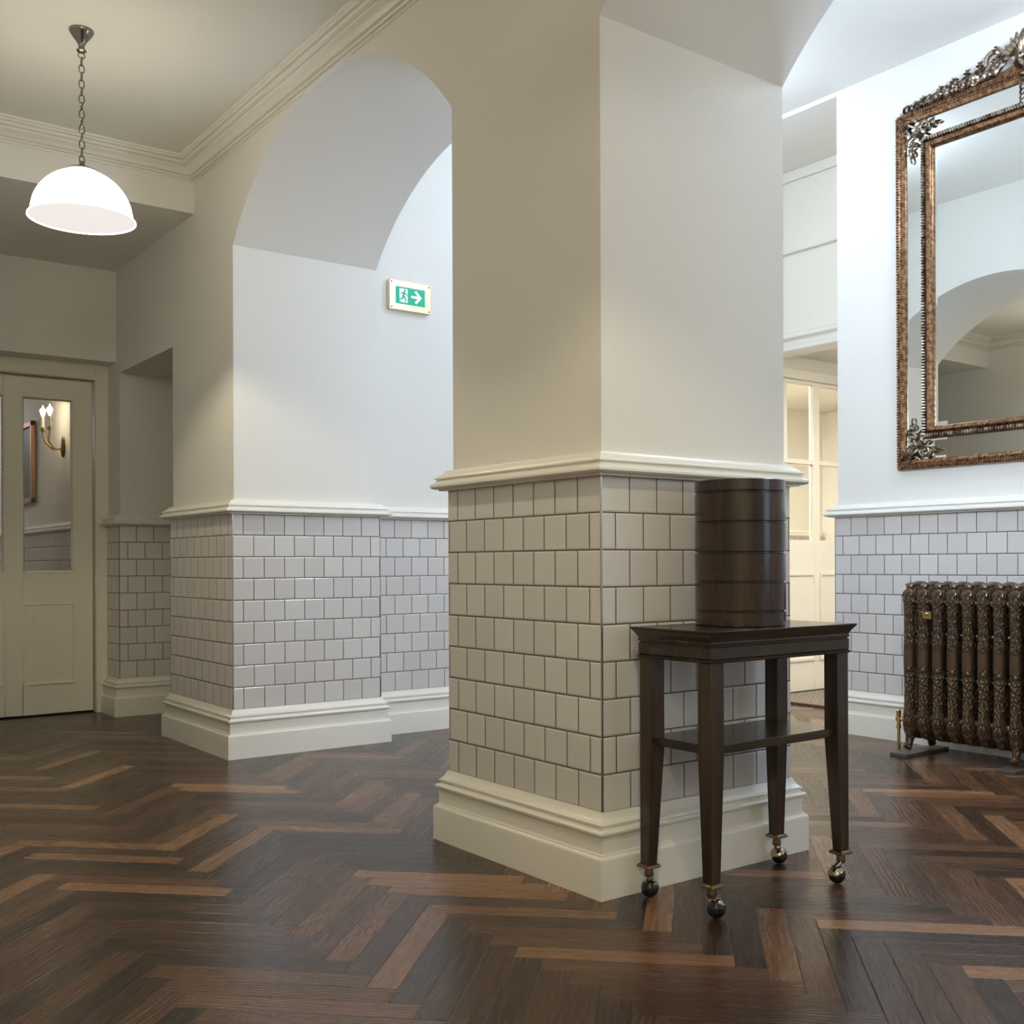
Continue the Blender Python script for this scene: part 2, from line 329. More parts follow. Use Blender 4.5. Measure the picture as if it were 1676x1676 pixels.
# ------------------------------------------------------------------ floor: herringbone planks
def build_floor():
    L, Wd, n = 0.49, 0.07, 7
    u0, v0 = -0.022, -0.542
    bm = bmesh.new(); uv = bm.loops.layers.uv.new('UVMap'); lc = bm.loops.layers.uv.new('Local')
    col = bm.loops.layers.float_color.new('tone')
    rnd = random.Random(11); r2 = math.sqrt(0.5)
    def pt(X, Yc):
        u = u0 + X * Wd; v = v0 - Yc * Wd
        return ((u + v) * r2, (-u + v) * r2)
    def plank(X0, Y0, dx, dy):
        cx, cy = pt(X0 + dx / 2, Y0 + dy / 2)
        if not (-3.7 < cx < 6.4 and -4.3 < cy < 9.7): return
        if cy > 4.9 and cx > 0.5: return
        t = min(0.8, max(0.05, rnd.gauss(0.44, 0.2)))
        q = rnd.random()
        if q < 0.11: t = 0.82 + 0.25 * rnd.random()
        elif q < 0.21: t = 0.02 + 0.12 * rnd.random()
        g = 1.0 if rnd.random() < 0.16 else rnd.random() * 0.15
        bl = 0.25 + 0.75 * rnd.random()
        ou, ov = rnd.random() * 40, rnd.random() * 40
        cs = [(0, 0), (dx, 0), (dx, dy), (0, dy)]
        f = bm.faces.new([bm.verts.new((*pt(X0 + a, Y0 + b), 0.0)) for a, b in cs][::-1])
        for lp, (a, b) in zip(f.loops, cs[::-1]):
            l_, w_ = (a, b) if dx > dy else (b, a)
            lp[lc].uv = (l_ * Wd, w_ * Wd); lp[uv].uv = (ou + l_ * Wd, ov + w_ * Wd); lp[col] = (t, g, 0.07 + 0.9 * (bl if g > 0.9 else bl * 0.2), 1)
    N = 160
    for k in range(-N, N):
        for m_ in range(-14, 15):
            plank(k + 2 * n * m_, k, n, 1)
            plank(k, k - 2 * n + 1 - 2 * n * m_, 1, n)
    bmesh.ops.recalc_face_normals(bm, faces=bm.faces)
    for f in bm.faces:
        if f.normal.z < 0: f.normal_flip()
    v = [bm.verts.new(p) for p in ((-4,-4.6,-0.12),(6.8,-4.6,-0.12),(6.8,10,-0.12),(-4,10,-0.12),(-4,-4.6,-0.002),(6.8,-4.6,-0.002),(6.8,10,-0.002),(-4,10,-0.002))]
    for q in ((0,3,2,1),(4,5,6,7),(0,1,5,4),(1,2,6,5),(2,3,7,6),(3,0,4,7)): bm.faces.new([v[i] for i in q])
    me = bpy.data.meshes.new('floor'); bm.to_mesh(me); bm.free(); me.materials.append(M_FLOOR)
    o = bpy.data.objects.new('floor', me); C.objects.link(o); struct(o)
build_floor()

# ------------------------------------------------------------------ walls
AC, AZ, AR = (W + Y2) / 2, 1.566, 1.214          # arch: centre y, centre z, radius
def arch_pts(ya, yb, n=48):
    """points of a segmental arch head going from y=ya to y=yb"""
    cy = (ya + yb) / 2; half = abs(yb - ya) / 2; sg = 1 if yb > ya else -1
    r = AR; zc = 2.35 - math.sqrt(r * r - half * half)
    a0 = math.asin(half / r); out = []
    for i in range(n + 1):
        a = -a0 + 2 * a0 * i / n
        out.append((cy + sg * r * math.sin(a), zc + r * math.cos(a)))
    return out
def arcade():
    m = MB(); zt = 3.6
    pts = [(-4.2, zt), (-4.2, 0), (-1.84 - T, 0)]
    pts += arch_pts(-1.84 - T, T)
    pts += [(T, 0), (W - T, 0)]
    pts += arch_pts(W - T, Y2 + T)
    pts += [(Y2 + T, 0), (Y3 - T, 0), (Y3 - T, 2.016), (Y4 + T, 2.016), (Y4 + T, 0), (4.8, 0), (4.8, zt)]
    m.prism(pts, T, W - T, 'x')
    o = m.build('wall_arcade', M_PLASTER); struct(o, 'thick plastered wall pierced by round-headed arches between the two halls')
    bmesh_tri(o); return o
def bmesh_tri(o):
    bm = bmesh.new(); bm.from_mesh(o.data)
    bmesh.ops.triangulate(bm, faces=[f for f in bm.faces if len(f.verts) > 4]); bm.to_mesh(o.data); bm.free()
w_arc = arcade()
def wall(name, boxes, mtl=M_PLASTER):
    m = MB()
    for b in boxes: m.box(*b)
    return struct(m.build(name, mtl, merge=False))
wall('wall_niche', [(0.60, W - T, Y3 - T, Y4 + T, 0, 2.02)])
w_end = wall('wall_end', [(W - T, 3.60, YE + T, YE + 0.25, 0, 3.6)])
w_mir = wall('wall_right', [(XM + T, XM + 0.25, -4.2, 1.4 - T, 0, 3.6), (XM + T, XM + 0.25, 1.4 - T, YE + T, 3.327, 3.6)])
w_left = wall('wall_left', [(XL - 0.2, XL - T, -0.1 + T, 4.9, 0, 3.0)])
wall('wall_camera_side', [(-3.5, XL - 0.2, -0.1 + T, 0.1, 0, 3.0), (-3.7, -3.5, -4.2, 0.1, 0, 3.0)])
wall('wall_back', [(-3.7, W, -4.2, -4.0, 0, 3.6), (W, 0.93, -4.2, -4.0, 0, 3.6), (2.63, 3.1, -4.2, -4.0, 0, 3.6), (0.93, 2.63, -4.2, -4.0, 0, 0.85), (0.93, 2.63, -4.2, -4.0, 3.15, 3.6)])
wall('wall_door', [(XL - T, T, 4.45, 4.95, 2.086, 3.0), (XL - T, -1.02, YD + 0.04, 4.95, 0, 2.1)])
wall('wall_lobby', [(3.0, 6.5, 0.0, 0.15, 0, 3.4), (6.35, 6.5, 0.1, 5.0, 0, 3.4), (3.6, 6.5, 4.3, 4.45, 0, 3.4), (3.47, 3.60, 2.75, 4.4, 0, 3.4), (3.47, 3.85, 2.61, 2.79, 0, 2.3), (5.3, 6.5, 2.61, 2.75, 0, 2.3), (3.85, 5.3, 2.61, 2.75, 2.16, 2.3)])
wall('wall_corridor', [(0.05, 0.2, 4.95, 9.6, 0, 2.8), (-1.5, -1.4, 4.95, 9.6, 0, 2.8), (-1.5, 0.2, 9.5, 9.6, 0, 2.8)])
# ceilings
def ceil(b, m=M_CEIL):
    mb = MB(); mb.box(*b); return struct(mb.build('ceiling', m))
ceil((-3.7, T + 0.02, -4.2, 4.9, ZC, ZC + 0.1))
ceil((W - T - 0.02, XM + 0.3, -4.2, YE + 0.2, ZR, ZR + 0.1))
ceil((XM + 0.25, 3.60, 0.0, YE + 0.2, 3.327, 3.42))
ceil((3.55, 6.5, 0.0, 4.45, 2.278, 2.36))
ceil((-1.5, 0.2, 4.9, 9.6, 2.35, 2.45))
# dropped beam across the hall in front of the door
struct(MB_b := (lambda: (lambda m: (m.box(XL - T, T + 0.005, 3.12, 4.46, 2.622, 2.9), m.build('trim_1', M_PLASTER))[1])(MB()))())
MB_b['label'] = 'wide plastered beam dropped below the ceiling in front of the door'

# partition above the lobby opening
mb = MB(); mb.box(3.475, 3.60, 0.1, YE + T, 2.2, 3.34)
part_w = struct(mb.build('wall_partition', M_DOOR))
mb = MB()
for a in ((2.32, 2.42), (1.28, 1.36), (0.2, 0.3)): mb.box(3.458, 3.476, a[0], a[1], 2.39, 3.262)
mb.box(3.458, 3.476, 0.2, 2.42 + 0.36, 3.262, 3.327); mb.box(3.458, 3.476, 2.42, 2.79, 2.39, 3.262); mb.box(3.458, 3.476, 0.2, 2.79, 2.30, 2.392)
mb.box(3.446, 3.476, 0.3, 2.32, 2.812, 2.828)
mb.build('panel_frame', M_DOOR, part_w, bevel=0.004)
mb = MB(); mb.sweep([(0, 2.185), (0.03, 2.185), (0.05, 2.2), (0.05, 2.22), (0.035, 2.235), (0.035, 2.26), (0.06, 2.275), (0.06, 2.295), (0.03, 2.315), (0, 2.32)], [(3.47, YE), (3.47, 0.15)])
struct(mb.build('trim_2', M_TRIM, bevel=0.003))

# ------------------------------------------------------------------ tiling, rails, skirtings
def tiles(path, u_starts, closed=False, z0=TZ0 - 0.01, z1=TZ1 + 0.03, name='tile_dado', parent=None):
    """tile slabs on every segment; u_starts = brick-texture u at the segment start (None skips it)"""
    m = MB(); n = len(path); segs = n if closed else n - 1
    for i in range(segs):
        a = Vector(path[i]); b = Vector(path[(i + 1) % n]); us = u_starts[i]
        if us is None: continue
        d = (b - a); L = d.length; d.normalize(); nr = Vector((d.y, -d.x)); k = nr * -T
        zs = 0.22
        # brick rows: v=0 at z0; rows counted so that offset rows match
        uvs = [(us, z0 - zs + 1.1), (us + L, z0 - zs + 1.1), (us + L, z1 - zs + 1.1), (us, z1 - zs + 1.1)]
        m.face([(a.x, a.y, z0), (b.x, b.y, z0), (b.x, b.y, z1), (a.x, a.y, z1)], uvs)
    m.uvl()
    bm = m.bm; bm.normal_update()
    me = bpy.data.meshes.new(name); bm.to_mesh(me); bm.free(); me.materials.append(M_TILE)
    o = bpy.data.objects.new(name, me); C.objects.link(o)
    if parent: o.parent = parent
    else: struct(o)
    return o
SK = [(-0.01, 0.0), (0.038, 0.0), (0.038, 0.101), (0.0375, 0.106), (0.034, 0.110), (0.0285, 0.1115), (0.0285, 0.116), (0.0245, 0.1175), (0.0245, 0.163), (0.0305, 0.164), (0.0335, 0.168), (0.0335, 0.173), (0.030, 0.177), (0.0225, 0.178), (0.0205, 0.182), (0.0205, 0.187), (0.0245, 0.1885), (0.0245, 0.193), (0.019, 0.1955), (0.012, 0.204), (0.007, 0.213), (0.0045, 0.221), (-0.01, 0.221)]
RL = [(-0.013, 1.118), (0.022, 1.118), (0.022, 1.1225), (0.030, 1.1225), (0.038, 1.125), (0.0425, 1.130), (0.0425, 1.136), (0.037, 1.140), (0.030, 1.145), (0.027, 1.149), (0.0265, 1.1535), (0.0315, 1.1545), (0.0325, 1.158), (0.0305, 1.1615), (0.024, 1.1625), (0.023, 1.1655), (0.016, 1.170), (0.009, 1.176), (0.006, 1.182), (-0.013, 1.183)]
def dado(side, path, u, closed=False, parent=None, strips=()):
    t = tiles(path, u, closed, parent=parent)
    m = MB(); m.sweep(SK, path, closed); struct(m.build('baseboard_' + side, M_TRIM))
    m = MB(); m.sweep(RL, path, closed); r = struct(m.build('trim_%d' % (10 + len([o for o in bpy.data.objects if o.name.startswith('trim_1') and len(o.name) > 6])), M_TRIM))
    r['label'] = 'cream moulded dado rail'
    return t
P_FRONT = [(0, W), (0, 0), (W, 0), (W, W)]
BW = 0.1007
# u offsets: texture row offset 0.5 applies to odd rows; v starts at 1.0 => bottom row is row 10 (even, no offset)
def full_end(L): return -L          # a joint (even row) falls exactly at the end of a segment of length L
dado('pillar', P_FRONT, [full_end(W), 0, 0, 0], True, w_arc)
P2 = [(0.6, Y3), (0, Y3), (0, Y2), (W, Y2), (W, YE), (3.46, YE)]
dado('end', P2, [0, -(Y3 - Y2) + BW / 2, BW / 2, 0, 0.0 - (0.946 - W) % BW + BW, 0][:5], False, w_arc)
dado('niche', [(0, YD + 0.03), (0, Y4), (0.6, Y4)], [full_end(YD + 0.03 - Y4), 0], False, w_arc)
dado('mirror', [(XM + 0.25, 1.4), (XM, 1.4), (XM, -4.0)], [0, 0], False, w_mir)
dado('back', [(W, -4.0), (W, -1.84), (0, -1.84), (0, -4.0)], [0, 0, 0], False, w_arc)
dado('left', [(-3.5, -0.1), (XL, -0.1), (XL, YD)], [0, 0], False, w_left)
dado('corridor', [(0.04, 9.5), (0.04, 4.96)], [0], False)
dado('passage', [(3.62, 4.29), (6.3, 4.29)], [0], False)
# metal strips on the outer tile corners
n_s = 0
for (x, y) in ((0, 0), (0, Y2), (W, Y2), (0, Y4), (XM, 1.4)):
    sx_ = -1 if x in (0, XM) else 1; sy_ = -1 if (x, y) in ((0, 0), (W, 0), (0, Y2), (W, Y2), (0, Y4)) else 1
    m = MB(); a = 0.0012; b = 0.0034
    m.box(x + sx_ * a if sx_ < 0 else x - b, x + b if sx_ < 0 else x + a, y + sy_ * a if sy_ < 0 else y - b, y + b if sy_ < 0 else y + a, TZ0 + 0.0, TZ1)
    o = m.build('trim_%d' % (30 + n_s), M_TILETRIM); struct(o, 'thin metal edging strip on the tile corner'); n_s += 1

# cornice
CO = [(-0.01, 2.776), (0.010, 2.776), (0.010, 2.782), (0.006, 2.783), (0.006, 2.786), (0.019, 2.787), (0.022, 2.791), (0.019, 2.795), (0.015, 2.796), (0.015, 2.799), (0.030, 2.800), (0.038, 2.808), (0.050, 2.816), (0.064, 2.822), (0.066, 2.826), (0.061, 2.8275), (0.061, 2.8305), (0.078, 2.8315), (0.083, 2.835), (0.086, 2.841), (0.080, 2.8425), (0.080, 2.8455), (0.095, 2.8465), (0.096, 2.853), (0.104, 2.854), (0.108, 2.858), (0.108, 2.868), (-0.01, 2.868)]
# inner room outline, outward = towards the room
m = MB(); m.sweep(CO, [(-3.5, -4.0), (-3.5, -0.1), (XL, -0.1), (XL, 3.12), (T, 3.12), (T, -4.0)]); struct(m.build('trim_3', M_TRIM), 'stepped plaster cornice round the ceiling')

# ------------------------------------------------------------------ window at the end of the bright hall (behind the camera's view)
win = struct(empty('window_1', (1.78, -4.1, 0)))
m = MB()
for x in (0.93, 1.74, 2.58): m.box(x - 1.78, x + 0.05 - 1.78, -0.03, 0.03, 0.85, 3.15)
for z in (0.85, 2.0, 3.10): m.box(-0.85, 0.85, -0.03, 0.03, z, z + 0.05)
m.build('window_frame', M_TRIM, win)

# ------------------------------------------------------------------ left door
def framed_glass_door(): pass
door = struct(empty('door_1', (-0.066, 4.66, 0)), 'cream panelled door with tall glazed panes')
dx, dy = 0.066, -4.66
def bx(m, x0, x1, y0, y1, z0, z1): m.box(x0 + dx, x1 + dx, y0 + dy, y1 + dy, z0, z1)
xs = [(-0.945, -0.835), (-0.555, -0.46), (-0.18, -0.071)]
m = MB()
for a, b in xs: bx(m, a, b, 4.66, 4.70, 0.012, 1.985)
for a, b in ((-0.835, -0.555), (-0.46, -0.18)):
    for z0, z1 in ((0.012, 0.188), (0.658, 0.843), (1.872, 1.985)): bx(m, a, b, 4.66, 4.70, z0, z1)
m.build('door_leaf', M_DOOR, door, bevel=0.0015)
for a, b in ((-0.835, -0.555), (-0.46, -0.18)):
    m = MB(); z0, z1 = 0.188, 0.658
    # raised and fielded panel with a bolection bead round it
    X0, X1 = a + dx, b + dx; yo = 4.66 + dy
    def ring(i, y): return [(X0 + i, y + yo, z0 + i), (X1 - i, y + yo, z0 + i), (X1 - i, y + yo, z1 - i), (X0 + i, y + yo, z1 - i)]
    m.loft([ring(-0.004, 0.0), ring(-0.004, -0.006), ring(0.004, -0.008), ring(0.012, 0.010), ring(0.014, 0.012), ring(0.052, 0.003), ring(0.054, -0.001)], True, True, False)
    m.build('door_panel', M_DOOR, door)
    m = MB(); z0, z1 = 0.843, 1.872
    m.loft([ring(-0.003, 0.0), ring(-0.003, -0.004), ring(0.003, -0.004), ring(0.012, 0.012), ring(0.012, 0.022), ring(0.0, 0.022)], True, False, False)
    gb = m.build('glazing_bead', M_DOOR, door)
    m = MB(); m.box(X0 + 0.004, X1 - 0.004, yo + 0.016, yo + 0.020, z0 + 0.004, z1 - 0.004); m.build('glass_pane', M_GLASS, door)
m = MB()
bx(m, -0.062, T, YD, 4.80, 0, 2.09); bx(m, -1.02, -0.949, YD, 4.80, 0, 2.09); bx(m, -0.949, -0.062, YD, 4.80, 1.998, 2.09)
bx(m, -0.0665, -0.05, 4.705, 4.80, 0, 2.0); bx(m, -0.949, -0.062, 4.705, 4.80, 1.975, 2.0)
m.build('door_frame', M_DOOR, door, bevel=0.002, merge=False)
m = MB(); bx(m, -0.97, -0.04, YD - 0.008, YD + 0.004, 2.004, 2.02); m.build('frame_bead', M_DOOR, door, bevel=0.002)
m = MB(); bx(m, -0.949, -0.06, 4.69, 4.75, 0.0, 0.008); m.build('threshold', M_BLACK, door)  # black strip painted as the shaded gap below the leaf

# corridor seen through its pane: double candle sconce and a picture in a slim frame
sc_ = tag(empty('wall_sconce', (0.05, 5.84, 1.71)), 'brass twin-candle wall light lit behind the glazed door', 'wall light')
m = MB(); m.sphere((-0.008, 0, 0), 0.05, 20, 10, 0.3, 0.75, 1.5); m.build('backplate', M_OLDBRASS, sc_)
for i, (yy, zz, xo) in enumerate(((0.05, 0.0, -0.125), (-0.06, 0.012, -0.105))):
    m = MB(); m.tube([(-0.01, 0, -0.01), (-0.04, yy * .15, -0.02), (-0.075, yy * 0.35, -0.015), (-0.11, yy * 0.7, 0.03), (xo, yy, 0.085), (xo, yy, 0.12)], [0.006, 0.006, 0.007, 0.008, 0.008, 0.007], 10)
    m.lathe([(0.004, 0.095), (0.012, 0.105), (0.02, 0.12), (0.021, 0.124), (0.011, 0.124), (0.011, 0.132)], xo, yy, 16)
    arm = m.build('sconce_arm', M_BRASS, sc_)
    m = MB(); m.lathe([(0.0105, 0.125), (0.0105, 0.20), (0.004, 0.204)], xo, yy, 14); m.build('candle_tube', M_CANDLE, sc_)
    m = MB(); m.lathe([(0.006, 0.203), (0.014, 0.22), (0.017, 0.235), (0.012, 0.255), (0.004, 0.275), (0.001, 0.285)], xo, yy, 14); m.build('candle_bulb', M_BULB, sc_)
    lamp_point('sconce_light', (0.05 + xo, 5.84 + yy, 1.71 + 0.245), 4.0, (1, 0.78, 0.5), 0.02)
pf = tag(empty('picture_frame', (0.04, 6.95, 1.36)), 'slim gilt picture frame on the corridor wall beyond the glazed door', 'picture')
m = MB()
m.box(-0.03, 0, -0.3, -0.26, 0, 0.62); m.box(-0.03, 0, 0.26, 0.3, 0, 0.62); m.box(-0.03, 0, -0.3, 0.3, 0, 0.04); m.box(-0.03, 0, -0.3, 0.3, 0.58, 0.62)
m.build('frame', mat('reddish_gilt', (0.42, 0.2, 0.1), 0.35, 0.8), pf, merge=False, bevel=0.004)
m = MB(); m.box(-0.012, 0, -0.27, 0.27, 0.03, 0.59); m.build('canvas', mat('dark_picture', (0.06, 0.05, 0.04), 0.5), pf)
lamp_point('corridor_lamp', (-0.7, 8.2, 2.1), 8.0, (0.95, 0.95, 1.0), 0.15)

# ------------------------------------------------------------------ glazed double doors beyond the lobby
gd = struct(empty('door_2', (4.15, 2.60, 0)), 'cream glazed double doors beyond the opening')
def gdb(m, x0, x1, y0, y1, z0, z1): m.box(x0 - 4.15, x1 - 4.15, y0 - 2.60, y1 - 2.60, z0, z1)
m = MB(); gdb(m, 3.66, 3.74, 2.585, 2.66, 0, 2.19); gdb(m, 5.2, 5.3, 2.585, 2.66, 0, 2.19); gdb(m, 3.74, 5.2, 2.585, 2.66, 2.125, 2.19)
m.build('door_frame', M_TRIM, gd, bevel=0.004, merge=False)
for x0, x1 in ((3.745, 4.148), (4.152, 4.60), (4.60, 5.195)):
    pass
leafs = ((3.745, 4.108, 4.188), )
m = MB()
cols = [(3.745, 3.80), (4.108, 4.178), (4.50, 4.57), (4.90, 4.97), (5.14, 5.195)]
for a, b in cols: gdb(m, a, b, 2.60, 2.64, 0.01, 2.12)
rails = [(0.01, 0.225), (0.80, 1.035), (1.553, 1.585), (2.095, 2.12)]
for i in range(len(cols) - 1):
    for z0, z1 in rails: gdb(m, cols[i][1], cols[i+1][0], 2.60, 2.64, z0, z1)
m.build('door_leaf', M_DOOR, gd, bevel=0.003, merge=False)
for i in range(len(cols) - 1):
    X0, X1 = cols[i][1] - 4.15, cols[i+1][0] - 4.15; yo = 0
    m = MB(); z0, z1 = 0.225, 0.80
    def ring(i_, y): return [(X0 + i_, y, z0 + i_), (X1 - i_, y, z0 + i_), (X1 - i_, y, z1 - i_), (X0 + i_, y, z1 - i_)]
    m.loft([ring(-0.012, 0.0), ring(-0.012, -0.012), ring(0.004, -0.012), ring(0.018, 0.012), ring(0.07, 0.008)], True, True, False); m.build('door_panel', M_DOOR, gd)
    for z0, z1 in ((1.035, 1.553), (1.585, 2.095)):
        m = MB(); m.box(X0, X1, 0.018, 0.022, z0, z1); m.build('glass_pane', M_GLASS, gd)
m = MB(); gdb(m, 3.70, 5.25, 2.56, 2.60, 0.0, 0.012); m.build('threshold', M_BLACK, gd)  # black strip standing in for the shaded gap under the doors
# passage behind the glazed doors: a panelled door in the far wall
pd = struct(empty('door_3', (4.95, 4.30, 0)), 'cream panelled door in the passage behind the glazed doors')
m = MB(); m.box(-0.95, 0.45, -0.03, 0.0, 0, 2.06); m.build('door_leaf', M_DOOR, pd)
m = MB(); m.box(-1.05, -0.95, -0.05, 0, 0, 2.15); m.box(0.45, 0.55, -0.05, 0, 0, 2.15); m.box(-0.95, 0.45, -0.05, 0, 2.06, 2.15); m.build('door_frame', M_TRIM, pd, merge=False, bevel=0.006)
area('lobby_downlight', (4.0, 1.0, 2.26), (0, 0, 0), 0.5, 0.5, 46, (1, 0.95, 0.85))  # unseen fill added to brighten the lobby
area('lobby_high_light', (3.15, 0.9, 3.31), (0, 0, 0), 0.25, 0.25, 4, (1, 0.95, 0.84))  # second added fill, high up in the lobby
area('passage_light', (4.0, 3.4, 2.26), (0, 0, 0), 0.4, 0.4, 85, (1, 0.94, 0.82))  # added fill, hidden by the pillar, brightening the view through the glass
# door mat
def mat_mat():
    m = mat('coarse_brown_coir', (0.2, 0.15, 0.11), 0.95); n, l, b = nodes(m)
    tc = n.new('ShaderNodeTexCoord'); t = n.new('ShaderNodeTexNoise'); t.inputs['Scale'].default_value = 90; t.inputs['Detail'].default_value = 3; l.new(tc.outputs['Object'], t.inputs['Vector'])
    r = n.new('ShaderNodeValToRGB'); r.color_ramp.elements[0].position = 0.4; r.color_ramp.elements[0].color = (0.12, 0.09, 0.07, 1); r.color_ramp.elements[1].position = 0.6; r.color_ramp.elements[1].color = (0.42, 0.34, 0.27, 1)
    l.new(t.outputs['Fac'], r.inputs['Fac']); l.new(r.outputs['Color'], b.inputs['Base Color']); return m
dm = tag(empty('door_mat', (4.3, 2.05, 0)), 'speckled brown entrance mat lying before the glazed doors', 'door mat')
m = MB(); m.box(-0.82, 0.9, -0.5, 0.5, 0.001, 0.012); m.build('mat_pile', mat_mat(), dm, bevel=0.003)
m = MB(); m.box(-0.845, -0.82, -0.5, 0.5, 0, 0.012); m.box(-0.845, 0.9, -0.52, -0.5, 0, 0.012); m.build('mat_edging', mat('brown_mat_edge', (0.1, 0.06, 0.04), 0.6), dm, merge=False)

# ------------------------------------------------------------------ pendant lamps
def pendant(x, y, label):
    r = tag(empty('pendant_lamp', (x, y, ZC)), label, 'pendant lamp')
    m = MB(); m.lathe([(0.043, 0.0), (0.044, -0.004), (0.041, -0.012), (0.03, -0.028), (0.017, -0.045), (0.012, -0.056), (0.011, -0.068), (0.017, -0.073), (0.018, -0.078), (0.010, -0.083), (0.004, -0.085)], 0, 0, 32)
    m.build('ceiling_rose', M_DNICK, r)
    m = MB(); z = -0.083; k = 0
    while z > -0.478:
        h = 0.034 if k else 0.022; w = 0.0095 if k else 0.012
        pts = []
        for i in range(14):
            a = 2 * PI * i / 14
            px, pz = w * math.cos(a), -h / 2 + (h / 2) * math.sin(a)
            pts.append((px, 0, z + pz) if k % 2 == 0 else (0, px, z + pz))
        m.tube(pts, 0.0024, 6, closed=True)
        z -= h - 0.006; k += 1
    m.build('chain', M_DNICK, r)
    m = MB(); m.lathe([(0.004, -0.484), (0.010, -0.487), (0.010, -0.497), (0.012, -0.499), (0.020, -0.503), (0.036, -0.511), (0.055, -0.519), (0.057, -0.524), (0.048, -0.524)], 0, 0, 32); m.build('shade_cap', M_DNICK, r)
    Z0, H, RR = -0.519, 0.170, 0.176
    out = [(RR * math.sin(a), Z0 - H * (1 - math.cos(a))) for a in [math.radians(t) for t in range(10, 88, 6)]]
    out += [(0.178, Z0 - H + 0.004), (0.181, Z0 - H - 0.003), (0.187, Z0 - H - 0.008)]
    inn = [(r_ - 0.005, z_ - (0.005 if i < len(out) - 3 else 0)) for i, (r_, z_) in enumerate(out)][::-1]
    m = MB(); m.lathe([(0.030, Z0 + 0.001)] + out + [(0.1875, Z0 - H - 0.012), inn[0]], 0, 0, 64, caps=False); m.build('glass_shade', M_OPAL, r)
    m = MB(); m.lathe(inn, 0, 0, 64, caps=False); m.build('shade_lining', M_OPALIN, r)
    m = MB(); m.lathe([(0.018, -0.527), (0.018, -0.546), (0.006, -0.548)], 0, 0, 20); m.build('lamp_holder', M_CHROME, r)
    m = MB(); m.sphere((0, 0, -0.563), 0.022, 18, 12); m.build('bulb', M_BULB, r)
    lp = lamp_point('pendant_light', (x, y, ZC - 0.605), LAMP_W, WARM, 0.018)
    return r
pendant(-0.79, 2.03, 'opal glass dome pendant on a chain, hanging before the panelled door')
pendant(-0.79, -1.10, 'opal glass dome pendant hanging in front of the nearest tiled pillar')

# ------------------------------------------------------------------ exit sign
es = tag(empty('exit_sign', (1.038, YE + T, 2.293)), 'green running-man exit sign with arrow in a brass frame', 'sign')
def rrect(w, h, r, n=6):
    out = []
    for cx, cy, a0 in ((w-r, h-r, 0), (-w+r, h-r, 90), (-w+r, -h+r, 180), (w-r, -h+r, 270)):
        for i in range(n + 1): a = math.radians(a0 + 90 * i / n); out.append((cx + r * math.cos(a), cy + r * math.sin(a)))
    return out
m = MB(); m.prism(rrect(0.126, 0.079, 0.008), -0.028, -0.0005, 'y'); m.build('sign_plate', M_PBRASS, es, bevel=0.003)
m = MB(); m.prism(rrect(0.0885, 0.045, 0.001), -0.0290, -0.0275, 'y'); m.build('sign_face', M_SIGNG, es)
def poly(m, pts, y0=-0.0302, y1=-0.0285): m.prism(pts, y0, y1, 'y')
m = MB(); poly(m, [(-0.066, -0.036), (-0.018, -0.036), (-0.018, 0.036), (-0.066, 0.036)]); m.build('doorway_symbol', M_SIGNW, es)
m = MB()
def seg(m, a, b, w0, w1, yy=(-0.0312, -0.0300)):
    a = Vector(a); b = Vector(b); d = (b - a).normalized(); n_ = Vector((-d.y, d.x))
    m.prism([tuple(a + n_*w0), tuple(a - n_*w0), tuple(b - n_*w1), tuple(b + n_*w1)], yy[0], yy[1], 'y')
S = 1.0
m.prism([(-0.034 + 0.0062*math.cos(2*PI*i/16), 0.027 + 0.0068*math.sin(2*PI*i/16)) for i in range(16)], -0.0312, -0.03, 'y')
seg(m, (-0.038, 0.019), (-0.044, -0.004), 0.0062, 0.0058)            # torso
seg(m, (-0.037, 0.017), (-0.026, 0.006), 0.003, 0.0026); seg(m, (-0.027, 0.006), (-0.017, 0.003), 0.0026, 0.0022)   # leading arm
seg(m, (-0.041, 0.018), (-0.053, 0.014), 0.003, 0.0026); seg(m, (-0.053, 0.015), (-0.060, 0.004), 0.0026, 0.002)     # trailing arm
seg(m, (-0.042, -0.003), (-0.032, -0.013), 0.0048, 0.0036); seg(m, (-0.032, -0.012), (-0.028, -0.034), 0.0036, 0.003)   # front leg
seg(m, (-0.045, -0.003), (-0.049, -0.018), 0.0048, 0.0036); seg(m, (-0.049, -0.017), (-0.065, -0.020), 0.0036, 0.003)   # rear leg
seg(m, (-0.056, -0.0345), (-0.066, -0.026), 0.0015, 0.0015)
m.build('running_figure_symbol', M_SIGNG, es, merge=False)
m = MB()
seg(m, (0.004, 0.0), (0.052, 0.0), 0.0062, 0.0062, (-0.0302, -0.0285)); seg(m, (0.030, 0.031), (0.062, -0.003), 0.0064, 0.0064, (-0.0303, -0.0285)); seg(m, (0.030, -0.031), (0.062, 0.003), 0.0064, 0.0064, (-0.0304, -0.0285))
m.build('arrow_symbol', M_SIGNW, es, merge=False)
for sx_ in (-1, 1):
    for sz_ in (-1, 1):
        m = MB(); m.prism([(sx_*0.113 + 0.0042*math.cos(2*PI*i/14), sz_*0.066 + 0.0042*math.sin(2*PI*i/14)) for i in range(14)], -0.030, -0.027, 'y'); m.build('screw', M_RADP, es)

